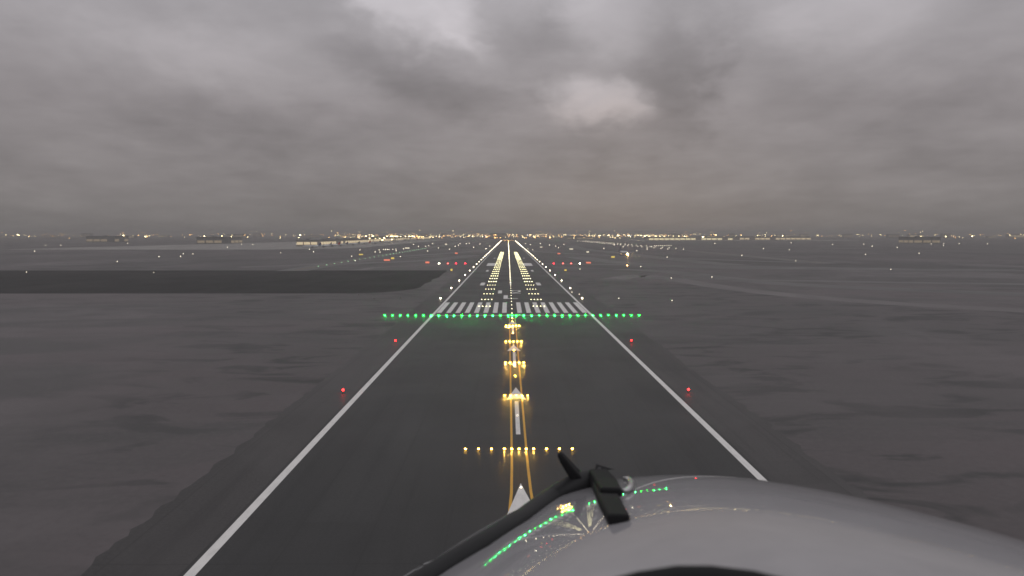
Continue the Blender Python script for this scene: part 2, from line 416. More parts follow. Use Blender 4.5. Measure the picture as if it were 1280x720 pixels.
def ribbon(name, pts, wd, z, m, wid=None):
    b = MB(); V = []; F = []
    for k, (x, y) in enumerate(pts):
        a = Vector(pts[max(k - 1, 0)]); c = Vector(pts[min(k + 1, len(pts) - 1)]); d = (c - a).normalized()
        nx, ny = -d.y, d.x; hw = (wid[k] if wid else wd) / 2
        V += [(x + nx * hw, y + ny * hw, z), (x - nx * hw, y - ny * hw, z)]
    for k in range(len(pts) - 1): F.append((2 * k, 2 * k + 1, 2 * k + 3, 2 * k + 2))
    b.add(V, F, m); return struct(b, name)
# dark paved pad beside the runway (left)
cor = []
for k in range(9):
    a = R(-90 + 10 * k); cor.append((-82 + 32 * math.cos(a) * 1.0, 392 + 46 * math.sin(a)))
poly('paved_pad', [(-620, 346), (-82, 346)] + cor[1:] + [(-51.5, 415), (-49.6, 432), (-51.2, 450), (-49.0, 476), (-50.0, 505), (-50.8, 530), (-50.2, 548), (-52, 568), (-620, 568)], 0.010, 'pad')
# taxiways
strip('taxiway', -190, -164, 560, 3000, 0.012, 'taxi')
strip('taxiway', 312, 338, 700, 3200, 0.012, 'taxi')
def curve(p0, p1, p2, p3, n=22):
    out = []
    for i in range(n + 1):
        s_ = i / n; a = (1 - s_) ** 3; b_ = 3 * s_ * (1 - s_) ** 2; c = 3 * s_ * s_ * (1 - s_); d = s_ ** 3
        out.append((a * p0[0] + b_ * p1[0] + c * p2[0] + d * p3[0], a * p0[1] + b_ * p1[1] + c * p2[1] + d * p3[1]))
    return out
ribbon('taxiway', curve((38, 1250), (60, 1120), (150, 900), (312, 720)), 24, 0.018, 'taxi')
ribbon('taxiway', curve((-38, 1330), (-60, 1200), (-110, 1000), (-177, 860)), 24, 0.018, 'taxi')
ribbon('taxiway', curve((38, 690), (90, 690), (200, 640), (420, 560)), 22, 0.020, 'taxi')
ribbon('taxiway', curve((90, 470), (150, 455), (260, 400), (480, 385)), 16, 0.011, 'taxi')
ribbon('taxiway', curve((338, 1500), (420, 1600), (640, 1700), (900, 1750)), 26, 0.022, 'taxi')
def sweep(name, pix, wd, z, m):
    P = [at(*q) for q in pix]
    out = []
    for k in range(len(P) - 1):
        a, b_ = P[max(k - 1, 0)], P[k]; c, d_ = P[k + 1], P[min(k + 2, len(P) - 1)]
        for i in range(8):
            u = i / 8
            v = 0.5 * ((2 * b_) + (c - a) * u + (2 * a - 5 * b_ + 4 * c - d_) * u * u + (3 * b_ - a - 3 * c + d_) * u ** 3)
            out.append((v.x, v.y))
    out.append((P[-1].x, P[-1].y))
    return ribbon(name, out, wd, z, m)
sweep('taxiway', [(722, 321), (745, 325), (775, 328), (812, 331), (860, 333.5), (930, 335), (1280, 338)], 34, 0.0090, 'taxi')
sweep('taxiway', [(712, 307), (730, 311.5), (762, 315), (802, 319.5), (850, 325), (920, 331.5)], 30, 0.0130, 'taxi')
sweep('taxiway', [(775, 336.5), (810, 338.0), (850, 341), (900, 347), (1000, 356), (1280, 368)], 24, 0.0070, 'taxi')
sweep('service_road', [(765, 349.5), (800, 344.5), (842, 349), (885, 356), (960, 366), (1100, 378), (1280, 388)], 17, 0.0060, 'pale')
sweep('taxiway', [(398, 331), (440, 329.5), (500, 327.2), (550, 324.5), (590, 319)], 26, 0.0085, 'taxi')
sweep('service_road', [(300, 334), (400, 330), (470, 324.5), (520, 321.6), (560, 319)], 16, 0.0065, 'pale')
sweep('service_road', [(438, 339.5), (470, 334.5), (520, 332.2), (575, 331)], 10, 0.0055, 'pale')
poly('apron', [(-470, 1350), (-330, 1500), (-330, 3600), (-470, 4300), (-700, 4300), (-1000, 1350)], 0.008, 'apron')
poly('apron', [(620, 3250), (1700, 3250), (1700, 3900), (620, 3900)], 0.008, 'apron')

# ------------------------------------------------------------------ painted markings
ZP = 0.045
for sgn in (-1, 1):
    strip('runway_edge_line', sgn * 29.1 - 0.5, sgn * 29.1 + 0.5, -60, RW_END, ZP, 'edge')
mb = MB()
for k in range(8):
    for sgn in (-1, 1):
        x = sgn * (2.0 + 0.9 + 3.52 * k); mb.rect(x - 0.9, x + 0.9, THR + 9, THR + 49, ZP, 'white', 10)
struct(mb, 'threshold_marking')
strip('threshold_line', -28.4, 28.4, THR + 0.5, THR + 1.5, ZP, 'edge')
mb = MB()
y = THR + 150.0
while y < RW_END - 60:
    mb.rect(-0.45, 0.45, y, y + 30, ZP, 'white'); y += 50
struct(mb, 'runway_centre_line')
mb = MB()
for (d, hx, L, wd) in ((150, 16.6, 22.5, 2.6), (300, 18.2, 22.5, 2.0), (400, 17.5, 60, 9.0), (600, 18.2, 22.5, 2.0)):
    for sgn in (-1, 1): mb.rect(sgn * hx - wd / 2, sgn * hx + wd / 2, THR + d, THR + d + L, ZP, 'white', 15)
struct(mb, 'touchdown_zone_marking')
# the painted number 12 over the letter L, read from the approach
mb = MB()
def stroke(x0, y0, x1, y1): mb.rect(x0, x1, y0, y1, ZP, 'white')
stroke(-6.6, 345, -4.6, 363)                                           # 1
stroke(0.2, 361.2, 5.0, 363.0); stroke(0.2, 345, 5.0, 346.8)           # 2: top and foot
stroke(3.9, 354.8, 5.0, 361.2)
mb.quad([(0.2, 346.8, ZP), (1.6, 346.8, ZP), (5.0, 354.8, ZP), (3.7, 354.8, ZP)], 'white')
stroke(0.2, 357.5, 1.3, 361.2)
stroke(-3.6, 316, -1.6, 334); stroke(-1.6, 316, 3.0, 318.0)            # L
struct(mb, 'runway_number')
# arrows before the displaced threshold
for k in range(4):
    a = 80.0 + 51.6 * k
    mb = MB()
    mb.quad([(0, a, ZP + 0.012), (-1.75, a - 10, ZP + 0.012), (-0.55, a - 9, ZP + 0.012), (0.55, a - 9, ZP + 0.012), (1.75, a - 10, ZP + 0.012)], 'white')
    mb.rect(-0.33, 0.33, a - 31.5, a - 11.2, ZP + 0.012, 'white')
    struct(mb, 'approach_arrow')
# twin yellow taxi lines that spread at the near end
for sgn in (-1, 1):
    pts = [(sgn * 0.95, 244), (sgn * 1.0, 170), (sgn * 1.0, 100), (sgn * 1.02, 86), (sgn * 1.12, 77), (sgn * 1.40, 70), (sgn * 2.1, 62), (sgn * 3.4, 53), (sgn * 5.5, 44)]
    ribbon('taxi_guide_line', pts, 0.32, ZP, 'yellow')
# taxiway centre lines
ribbon('taxi_guide_line', [(-177, 570), (-177, 2990)], 0.4, ZP, 'yellow')
ribbon('taxi_guide_line', [(325, 710), (325, 3190)], 0.4, ZP, 'yellow')

# ------------------------------------------------------------------ lights set in and beside the paving
_cache = {}
def inset_mesh(lm, r):
    k = ('in', lm, r)
    if k not in _cache:
        b = MB(); b.cyl((0, 0, 0.03), (0, 0, 0.075), r * 1.35, r * 1.2, 'cast', 12)
        b.dome((0, 0, 0.0755), r, r * 0.85, lm, 8, 3); _cache[k] = b.mesh('inset_light')
    return _cache[k]
def stem_mesh(lm, r, hgt=0.35):
    k = ('st', lm, r, hgt)
    if k not in _cache:
        b = MB(); b.cyl((0, 0, 0.0), (0, 0, 0.05), r * 1.1, r * 1.1, 'cast', 10)
        b.cyl((0, 0, 0.05), (0, 0, hgt), 0.05, 0.04, 'safety', 6)
        b.cyl((0, 0, hgt), (0, 0, hgt + 0.06), r * 0.75, r * 0.8, 'metal', 8)
        b.ball((0, 0, hgt + 0.06 + r), r, lm, 8, 5); _cache[k] = b.mesh('stem_light')
    return _cache[k]
def rsize(d, near=0.2): return near if d < 200 else 0.28 if d < 420 else 0.34 if d < 800 else 0.45 if d < 1600 else 0.6

def beam(o, key, lm, loc, watts, size=75, up=4):
    """the lamp's own directional light, aimed back along the approach"""
    k = ('beam', lm, watts, size)
    if k not in _cache:
        d_ = bpy.data.lights.new('lamp_beam', 'SPOT'); d_.energy = watts; d_.spot_size = R(size); d_.spot_blend = 1.0; d_.shadow_soft_size = 0.06
        d_.color = {'green': (0.012, 1.0, 0.12), 'amber': (1.0, 0.56, 0.10), 'landing': (1.0, 0.62, 0.22), 'red': (1.0, 0.02, 0.02)}[lm]
        _cache[k] = d_
    l_ = bpy.data.objects.new('lamp_beam', _cache[k]); C.objects.link(l_); l_.parent = o
    l_.location = loc; l_.rotation_euler = (R(90 + up), 0, R(180))
    return l_
# threshold: green bar with wing bars
for k in range(-17, 18):
    x = 0.0 if k == 0 else math.copysign(1.45 + 2.8 * (abs(k) - 1), k)
    wing = abs(x) > 29.6
    o = put(inset_mesh('green', round(0.25 * rnd.uniform(0.9, 1.1), 2)), 'threshold_light', (x, THR, 0.0))
    beam(o, k, 'green', (0, -0.45, 0.25), 620)
    if k == 0: tag(o, 'green threshold light on the runway centreline', 'runway light', 'green threshold bar lights')
    elif wing: tag(o, 'green light in the %s wing bar outside the white edge line' % ('left' if k < 0 else 'right'), 'runway light', 'green %s wing bar lights' % ('left' if k < 0 else 'right'))
    else: tag(o, 'green light in the threshold bar, %s half of the runway' % ('left' if k < 0 else 'right'), 'runway light', 'green threshold bar lights')
# approach bars
bars = [(93.0, 'nearest'), (124.5, 'second nearest'), (157.0, 'third'), (188.5, 'fourth'), (221.0, 'farthest')]
for d, nm in bars:
    xs_ = [-2.1, -1.05, 0.0, 1.05, 2.1]
    if nm == 'nearest': xs_ = [-2.0, -1.0, 0, 1.0, 2.0] + [s_ * (2.0 + 1.78 * q) for q in (1, 2, 3) for s_ in (-1, 1)]
    for x in xs_:
        o = put(inset_mesh('amber', rsize(d, 0.15 if d < 130 else 0.20)), 'approach_light', (x, d, 0.012))
        if not (nm == 'nearest' and abs(x) > 2.5): beam(o, 0, 'amber', (0, -0.4, 0.25), 120 if nm == 'nearest' else 260 if nm == 'second nearest' else 500)
        if nm == 'nearest' and abs(x) > 2.5:
            tag(o, 'amber light of the wide nearest bar, %s of the yellow lines' % ('left' if x < 0 else 'right'), 'runway light', 'amber lights of the nearest bar')
        else:
            tag(o, 'amber light in the %s short bar across the yellow lines' % nm, 'runway light', 'amber lights of the %s bar' % nm)
for d, txt in ((78.5, 'on the tip of the nearest white arrow'), (110.5, 'on the stem of the second white arrow'), (142.0, 'alone between the second and third bars'),
               (174.0, 'alone between the third and fourth bars'), (205.0, 'alone between the fourth and farthest bars'), (233.0, 'alone just before the green threshold bar'), (241.5, 'closest to the green threshold bar')):
    tag(put(inset_mesh('edgelamp' if d < 115 else 'amber', 0.09 if d < 115 else 0.15), 'approach_light', (0, d, 0.03)), 'single centreline light ' + txt, 'runway light')
# runway centreline
d = THR + 7.5; k = 0
while d < RW_END - 10:
    far = d > 2450
    o = put(inset_mesh('farcentre' if far else 'centre', 0.18 if d < 420 else rsize(d) * 0.85), 'centreline_light', (0, d, 0.012))
    if far: tag(o, 'orange centreline light near the far runway end', 'runway light', 'orange centreline lights')
    else: tag(o, 'warm white light set in the runway centreline', 'runway light', 'white centreline lights')
    d += 15; k += 1
# touchdown zone barrettes
for row in range(30):
    d = THR + 32 + 29.6 * row
    for sgn in (-1, 1):
        for q in range(4):
            o = put(inset_mesh('tdz', 0.22 if d < 420 else rsize(d)), 'touchdown_zone_light', (sgn * (8.9 + 1.5 * q), d, 0.012))
            sd = 'left' if sgn < 0 else 'right'
            tag(o, 'pale yellow touchdown light in the %s strip of short rows' % sd, 'runway light', 'touchdown lights of the %s strip' % sd)
# runway edge
for sgn in (-1, 1):
    sd = 'left' if sgn < 0 else 'right'
    d = THR + 61.0; k = 0
    while d < RW_END:
        o = put(stem_mesh('edgelamp', 0.34 if d < 500 else 0.38 if d < 900 else 0.42 if d < 1700 else 0.5), 'edge_light', (sgn * 32.0, d, 0.015))
        tag(o, 'white runway edge light along the %s edge line' % sd, 'runway light', 'white edge lights on the %s side' % sd)
        d += 60 if d < 1500 else 40
    o = put(stem_mesh('red', 0.22), 'edge_light', (sgn * 32.2, 187.0, 0.015))
    tag(o, 'red edge light outside the %s edge line before the threshold' % sd, 'runway light')
    o = put(stem_mesh('red', 0.22), 'edge_light', (sgn * 32.2, 127.0, 0.015))
    tag(o, 'nearer red edge light outside the %s edge line' % sd, 'runway light')
for k in range(9):
    x = -24 + 6 * k
    tag(put(stem_mesh('sodium', 0.6), 'runway_end_light', (x, RW_END + 4, 0.0)), 'orange light in the row across the far runway end', 'runway light', 'runway end lights')

# ------------------------------------------------------------------ slope indicator units (four each side)
def papi_mesh(lm):
    b = MB()
    for x in (-0.5, 0.5):
        b.cyl((x, 0.35, 0), (x, 0.35, 0.5), 0.04, 0.04, 'metal', 6); b.cyl((x, -0.35, 0), (x, -0.35, 0.45), 0.04, 0.04, 'metal', 6)
    b.box((0, 0.1, 0.72), (1.5, 1.5, 0.5), 'safety'); b.box((0, -0.68, 0.72), (1.56, 0.12, 0.56), 'cast')
    for x in (-0.42, 0, 0.42): b.ball((x, -0.80, 0.72), 0.36, lm, 8, 5)
    return b.mesh('slope_light')
for sgn, mats in ((-1, ('papi', 'pink', 'papired', 'papired')), (1, ('papi', 'pink', 'pink', 'papired'))):
    for k, lm in enumerate(mats):
        X = sgn * ((70.0, 61.3, 53.2, 44.0)[k])
        nmc = {'papi': 'white', 'pink': 'pale pink', 'papired': 'red'}[lm]
        posn = ('outermost', 'second from the outer end', 'third from the outer end', 'innermost')[k]
        put_ = put(papi_mesh(lm), 'slope_light', (X, 688, 0))
        tag(put_, '%s slope indicator unit, %s of four %s of the runway' % (nmc, posn, 'left' if sgn < 0 else 'right'), 'approach indicator', 'slope indicator units')

# ------------------------------------------------------------------ lit guidance signs
def sign(px, py, wpx, face, label, hgt=1.5):
    p = at(px, py); sc_ = wpx / 864 * p.y
    r = empty('guidance_sign', (p.x, p.y, 0), math.atan2(-(p.x - CX), p.y) * 0.6)
    tag(r, label, 'sign')
    L = max(1.6, sc_)
    b = MB(); b.box((0, 0, 0.45 + hgt / 2), (L, 0.35, hgt), 'cast'); b.build('cabinet', r)
    b = MB(); b.box((0, -0.19, 0.45 + hgt / 2), (L - 0.12, 0.02, hgt - 0.12), face); b.build('face_panel', r)
    for x in (-L * 0.36, L * 0.36):
        b = MB(); b.cyl((x, 0, 0), (x, 0, 0.45), 0.05, 0.05, 'metal', 6); b.build('leg', r)
SIGNS = [
    (534.3, 329.6, 5.0, 'signred', 'lit red sign left of the left slope indicator row', 1.7),
    (735.6, 329.8, 6.0, 'signred', 'lit orange red sign right of the right slope indicator row', 1.5),
    (483.7, 326.4, 7.5, 'signred', 'wide lit red sign beyond the dark pad', 1.6),
    (490.8, 324.3, 4.0, 'signyellow', 'lit yellow sign close behind the wide red sign', 2.0),
    (570.4, 317.6, 3.4, 'signred', 'small far pinkish sign beyond the left slope indicators', 1.8),
    (698.7, 318.0, 3.6, 'signred', 'small far pink sign beyond the right slope indicators', 1.6),
    (734.6, 316.0, 3.0, 'signwhite', 'small pale sign far to the right of the runway', 2.0),
    (766.2, 322.6, 4.5, 'signyellow', 'lit yellow sign in front of the taxiing airliner', 2.0),
    (564.4, 339.3, 2.6, 'signyellow', 'small yellow sign between dark pad and left edge lights', 1.7),
    (706.9, 339.3, 3.0, 'signyellow', 'small yellow sign beside the right edge lights', 1.2),
    (451.2, 319.2, 5.0, 'signyellow', 'pale yellow sign beside the left taxiway', 1.6),
    (509.0, 311.0, 5.5, 'signwhite', 'long pale lit sign on the far left apron', 2.2),
    (714.0, 312.2, 4.6, 'signwhite', 'long pale sign far right near the curved taxiway', 2.0),
    (557.5, 306.2, 2.6, 'signwhite', 'tall pale sign far left of the runway end', 3.2),
    (676.5, 309.6, 3.0, 'signwhite', 'faint pale sign far right of the runway end', 1.8),
]
for s_ in SIGNS: sign(*s_)

# ------------------------------------------------------------------ scattered taxiway lights
TL = [ # seen left of the runway
    (439.7, 321), (475, 315.8), (500.5, 321.2), (469, 315.6), (474, 313), (479.5, 312.4), (482, 312.4), (484.2, 312.4), (486.2, 312.4), (491, 312.2), (495, 312.0),
    (495.2, 314.0), (504.5, 311.6), (523, 308.5), (532, 308.5), (536, 307.8), (534.5, 314.3), (569, 308.4), (575, 305), (583, 305), (586.5, 304.6), (592, 309.6),
    (607, 311.6), (612, 308.2), (608, 311.2), (600, 305.3), (450, 313), (444, 326.5), (573, 307), (548, 310.5), (562, 312), (541, 305), (517, 306),
    # seen right of the runway
    (657, 305), (660, 311.6), (663, 306.2), (675.5, 305), (687, 306.8), (694.5, 308.2), (698, 310), (755, 311), (796, 314), (809, 312), (814.5, 308.8),
    (834, 322.2), (839, 348.5), (840, 377), (773.5, 374.2), (724, 369), (715, 366.4), (801, 334), (725, 337.2), (650, 307), (666, 313), (705, 306), (779, 309), (768, 306.5), (784, 333.0)]
for i, (px, py) in enumerate(TL):
    p = at(px, py); d = p.y
    near = d < 420; bright = (px, py) == (784, 333.0)
    m_ = 'sodium' if bright else 'taxilamp'
    r = 0.5 if bright else 0.14 if near else min(1.0, 0.00042 * d)
    o = put(stem_mesh(m_, round(r, 2)), 'taxiway_light', (p.x, p.y, 0))
    sd = 'left' if px < 640 else 'right'
    if bright: tag(o, 'bright warm light in front of the taxiing airliner', 'taxiway light')
    elif near: tag(o, 'pale low light on the bare ground right of the runway', 'taxiway light', 'near lights on the bare ground')
    else: tag(o, 'small pale taxiway light scattered over the dark field %s of the runway' % sd, 'taxiway light', 'pale taxiway lights %s of the runway' % sd)
for (px, py) in ((448, 369), (467.5, 374), (501, 373)):
    p = at(px, py); o = put(stem_mesh('metal', 0.22), 'taxiway_light', (p.x, p.y, 0))
    tag(o, 'unlit pale marker light on the ground below the dark pad', 'taxiway light', 'unlit markers near the dark pad')
k = 0
d = 640.0
while d < 1500:
    tag(put(inset_mesh('taxigreen', 0.3 if d < 1000 else 0.4), 'taxiway_light', (-177, d, -0.01)), 'dim green centreline light on the left parallel taxiway', 'taxiway light', 'green lights of the left taxiway'); d += 30
for sx_ in (309, 341):
    d = 1350.0
    while d < 3100:
        tag(put(stem_mesh('taxilamp', 0.55 if d < 2000 else 0.75), 'taxiway_light', (sx_ + rnd.uniform(-2, 2), d, 0)), 'pale edge light in the two rows along the right parallel taxiway', 'taxiway light', 'edge light rows of the right taxiway'); d += 62
for k in range(9):
    p = at(818 + 2.6 * k, 307.6 - 0.03 * k)
    tag(put(stem_mesh('taxilamp', 0.62), 'taxiway_light', (p.x, p.y, 0)), 'pale light in the short row below the bright hall', 'taxiway light', 'light row below the bright hall')
# the same field goes on to either side
for k in range(46):
    sgn = -1 if k % 2 else 1
    d = rnd.uniform(420, 2600); a = rnd.uniform(0.27, 0.80)
    x = sgn * a * d
    sd = 'left' if sgn < 0 else 'right'
    tag(put(stem_mesh('taxilamp', round(min(1.0, 0.0004 * d), 1) or 0.2), 'taxiway_light', (x, d, 0)), 'small pale taxiway light scattered over the dark field %s of the runway' % sd, 'taxiway light', 'pale taxiway lights %s of the runway' % sd)

# ------------------------------------------------------------------ airliners
def airliner(loc, rz, label, tail='planeblue', lights=False, group=None):
    r = empty('airliner', loc, rz); tag(r, label, 'airliner', group)
    b = MB(); secs = [(-20, 0.05, 3.9), (-19.6, 0.7, 3.8), (-18.5, 1.35, 3.8), (-16.5, 1.85, 3.9), (-13, 2.0, 4.0), (8, 2.0, 4.0), (13, 1.6, 4.4), (17, 0.9, 5.0), (19.5, 0.25, 5.4)]
    n_ = 14; V = []; F = []
    for y, rr, z in secs:
        for i in range(n_):
            a = 2 * math.pi * i / n_; V.append((rr * math.cos(a), y, z + rr * math.sin(a)))
    for k in range(len(secs) - 1):
        for i in range(n_): F.append((k * n_ + i, k * n_ + (i + 1) % n_, (k + 1) * n_ + (i + 1) % n_, (k + 1) * n_ + i))
    F.append(tuple(range(n_))); F.append(tuple(reversed(range(len(V) - n_, len(V)))))
    b.add(V, F, 'plane'); b.build('body', r, smooth=True)
    b = MB()
    b.quad([(-0.55, -18.75, 5.02), (0.55, -18.75, 5.02), (0.85, -17.9, 5.5), (-0.85, -17.9, 5.5)], 'glass')
    b.build('cockpit_window', r)
    def wing_part(name, pts, th, m_):
        b_ = MB(); nv = len(pts)
        V_ = [Vector(p) + Vector((0, 0, th / 2)) for p in pts] + [Vector(p) - Vector((0, 0, th / 2)) for p in pts]
        F_ = [tuple(range(nv)), tuple(range(2 * nv - 1, nv - 1, -1))] + [(i, nv + i, nv + (i + 1) % nv, (i + 1) % nv) for i in range(nv)]
        b_.add(V_, F_, m_); b_.build(name, r)
    for sgn in (-1, 1):
        wing_part('wing', [(sgn * 1.6, -5.0, 3.0), (sgn * 6, -1.9, 3.4), (sgn * 17, 4.2, 4.6), (sgn * 17, 5.7, 4.6), (sgn * 6, 3.4, 3.4), (sgn * 1.6, 3.6, 3.0)], 0.4, 'planegrey')
        wing_part('tailplane', [(sgn * 0.7, 13.6, 5.1), (sgn * 6.2, 17.6, 5.7), (sgn * 6.2, 19.0, 5.7), (sgn * 0.7, 17.4, 5.1)], 0.25, 'planegrey')
        b = MB(); b.tube([(sgn * 5.7, -4.8, 1.9), (sgn * 5.7, -3.6, 1.9), (sgn * 5.7, -1.2, 1.95), (sgn * 5.7, 0.4, 2.0)], [1.05, 1.2, 1.05, 0.6], 'plane', 12); b.build('engine', r)
        b = MB(); b.cyl((sgn * 3.8, 1.5, 0), (sgn * 3.8, 1.5, 3.2), 0.14, 0.14, 'metal', 6)
        for dx_ in (-0.45, 0.45): b.cyl((sgn * 3.8 + dx_ - 0.2, 1.5, 0.55), (sgn * 3.8 + dx_ + 0.2, 1.5, 0.55), 0.55, 0.55, 'cast', 12)
        b.build('landing_gear', r)
    b = MB()
    V_ = []
    for xx in (-0.16, 0.16): V_ += [(xx, 12.2, 5.8), (xx, 17.8, 11.6), (xx, 20.0, 11.6), (xx, 18.6, 5.6)]
    b.add(V_, [(0, 1, 2, 3), (7, 6, 5, 4), (0, 4, 5, 1), (1, 5, 6, 2), (2, 6, 7, 3), (3, 7, 4, 0)], tail); b.build('tail_fin', r)
    b = MB(); b.cyl((0, -14.5, 0), (0, -14.5, 2.4), 0.1, 0.1, 'metal', 6)
    for dx_ in (-0.25, 0.25): b.cyl((dx_ - 0.12, -14.5, 0.4), (dx_ + 0.12, -14.5, 0.4), 0.4, 0.4, 'cast', 12)
    b.build('nose_gear', r)
    if lights:
        b = MB(); b.ball((0, -14.75, 1.7), 0.95, 'landing', 10, 6); beam(b.build('landing_light', r), 1, 'landing', (0, -16.2, 1.9), 26000)
    return r
airliner((164, 985, 0.03), R(8), 'airliner on the right taxiway with a bright landing light', 'planeblue', True)
k = 0
PARK = [(-418, 1640, 'planered'), (-420, 1730, 'planeblue'), (-416, 1850, 'planeblue'), (-419, 2010, 'planered'), (-421, 2190, 'planeblue'), (-418, 2420, 'planegrey'), (-420, 2700, 'planeblue'), (-418, 3050, 'planered'), (-417, 1560, 'planegrey'), (-420, 1480, 'planeblue')]
first = None
for x, y, tl in PARK:
    airliner((x, y, 0.02), R(90 + rnd.uniform(-8, 8)) * -1, 'parked white airliner in the row before the floodlit left concourse', tl, False, 'airliners parked at the concourse')

# ------------------------------------------------------------------ buildings
def building(name, x0, x1, y0, y1, h, label, facing, wmat='window', group=None, bands=((0.30, 0.72),), wall='wall'):
    """facing: the outward sides that carry lit glazing, any of 'e', 's', 'w'"""
    cx_, cy_ = (x0 + x1) / 2, (y0 + y1) / 2
    r = empty(name, (cx_, cy_, 0)); tag(r, label, 'building', group)
    L, W = x1 - x0, y1 - y0
    b = MB(); b.box((0, 0, h / 2), (L, W, h), wall); b.build('wall', r)
    b = MB(); b.box((0, 0, h + 0.5), (L + 2.4, W + 2.4, 0.98), 'roof')
    for k in range(max(2, int(W / 60))): b.box((rnd.uniform(-L * 0.3, L * 0.3), -W / 2 + W * (k + 0.5) / max(2, int(W / 60)), h + 2.2), (min(8, L * 0.2), 9, 2.4), 'wall2')
    b.build('roof', r)
    for a, c in bands:
        z0, z1 = h * a, h * c; zc = (z0 + z1) / 2
        for sd in facing:
            run = W if sd in 'ew' else L; nb = max(3, int(run / 26)); bay = run / nb
            b = MB()
            for k in range(nb):
                if rnd.random() < 0.10: continue
                cc = -run / 2 + bay * (k + 0.5); ww = bay * 0.86
                if sd == 'e': b.box((L / 2 + 0.15, cc, zc), (0.3, ww, z1 - z0), wmat)
                if sd == 'w': b.box((-L / 2 - 0.15, cc, zc), (0.3, ww, z1 - z0), wmat)
                if sd == 's': b.box((cc, -W / 2 - 0.15, zc), (ww, 0.3, z1 - z0), wmat)
            b.build('window', r)
    return r
building('concourse', -520, -468, 1700, 2330, 15, 'nearest stretch of the long lit concourse left of the runway', 'es', 'window')
building('concourse', -525, -470, 2420, 3050, 17, 'middle stretch of the long lit concourse left of the runway', 'es', 'window')
building('concourse', -530, -474, 3150, 4200, 19, 'farthest stretch of the long lit concourse left of the runway', 'es', 'window')
building('cargo_hall', 705, 1130, 3480, 3600, 17, 'long bright cargo hall on the horizon right of the runway', 's', 'hall', None, ((0.12, 0.62),))
building('cargo_hall', 1190, 1560, 3560, 3680, 18, 'second cargo hall standing right of the long bright one', 's', 'window', None, ((0.2, 0.6),))
building('terminal', 330, 470, 3900, 4000, 18, 'low dim lit terminal between runway end and bright cargo hall', 's', 'windowdim', None, ((0.2, 0.6),))
building('hangar', -1010, -900, 2250, 2350, 20, 'large grey hangar behind the left concourse', 'es', 'windowdim', None, ((0.1, 0.5),), 'wall2')
building('hangar', -1640, -1530, 2700, 2800, 22, 'second grey hangar farther out on the left', 'es', 'windowdim', None, ((0.1, 0.5),), 'wall2')
building('hangar', 1350, 1440, 2300, 2390, 20, 'large hangar far out right of the runway', 'sw', 'windowdim', None, ((0.1, 0.5),), 'wall2')
for k in range(30):
    d = rnd.uniform(4700, 6800); a = -0.78 + 1.56 * (k + rnd.random() * 0.8) / 30
    if abs(a) < 0.012: a += 0.03
    wd = rnd.uniform(40, 150); hh = rnd.uniform(14, 38)
    building('city_block', a * d - wd / 2, a * d + wd / 2, d, d + 40, hh, 'hazy low city block with lit windows on the horizon', 's', rnd.choice(['windowdim', 'windowdim', 'window']), 'city blocks along the horizon', ((0.35, 0.5), (0.65, 0.78)), rnd.choice(['wall', 'wall2']))

# ------------------------------------------------------------------ floodlight masts and street lamps
def mast_mesh(lm, h, r):
    k = ('mast', lm, h, r)
    if k not in _cache:
        b = MB(); b.cyl((0, 0, 0), (0, 0, h), 0.35, 0.18, 'metal', 6); b.box((0, 0, h), (3.2, 0.5, 0.35), 'metal')
        for x in (-1.2, 0, 1.2):
            b.ball((x, -0.35, h + 0.6), r, lm, 6, 4)
        _cache[k] = b.mesh('floodlight_mast')
    return _cache[k]
def mast(px, py, D, lm, label, group, r=0.9, cluster=1):
    p = at(px, py, D=D)
    for q in range(cluster):
        tag(put(mast_mesh(lm, round(max(9.0, p.z), 1), r), 'floodlight_mast', (p.x + q * 11.0, D + q * 40, 0)), label, 'floodlight', group)
for px, py, D, n_ in ((440.6, 298, 2250, 1), (449, 298.5, 2300, 1), (457.5, 295.5, 2000, 2), (462, 298, 2400, 1), (469, 298, 2450, 1), (474.5, 298, 2500, 2), (480, 297.6, 2600, 1),
                  (484, 295.7, 2450, 3), (488, 295.7, 2500, 2), (491, 295.7, 2550, 2), (495, 295.7, 2600, 2), (507, 295.6, 2700, 3), (511, 295.6, 2750, 2), (515.5, 295.6, 2800, 1), (518, 295.6, 2850, 1),
                  (524.5, 295.7, 2950, 2), (537, 296.6, 3200, 2), (478, 300.2, 2100, 1), (490, 299.5, 2300, 1)):
    mast(px, py, D, 'flood', 'tall floodlight mast with cream lamps over the left apron', 'floodlight masts on the left apron', 0.75, n_)
for px, py in ((518, 296.5), (521.5, 295.4), (523, 297), (527, 296.4)):
    mast(px, py, 3300, 'sodium', 'orange floodlight mast at the far end of the left apron', 'orange masts at the far left apron', 1.3)
for k in range(9):
    mast(806 + 6.1 * k + rnd.uniform(-1, 1), 295.3, 3440, 'flood', 'floodlight mast in the row over the bright cargo hall', 'floodlight masts at the cargo hall', 0.95, 2 if k in (0, 1, 2) else 1)
for px, py, n_ in ((749, 294.6, 2), (760, 294.4, 2), (772.5, 294.5, 2), (785, 294.6, 3), (794, 294.6, 1), (797.5, 294.2, 2), (801, 294.4, 2), (808, 294.2, 2), (763, 296.6, 1), (775, 298, 1), (769, 298.4, 1)):
    mast(px, py, 3900, 'flood', 'cream floodlight mast between runway end and cargo hall', 'floodlight masts by the far terminal', 1.0, n_)
for k in range(14):
    sgn = -1 if k % 2 else 1; a = rnd.uniform(0.27, 0.78); d = rnd.uniform(2300, 3600)
    p = Vector((sgn * a * d, d, 0))
    tag(put(mast_mesh('flood', round(rnd.uniform(20, 28), 1), 1.2), 'floodlight_mast', p), 'tall cream floodlight mast far out %s of the runway' % ('left' if sgn < 0 else 'right'), 'floodlight', 'outlying floodlight masts on the %s' % ('left' if sgn < 0 else 'right'))
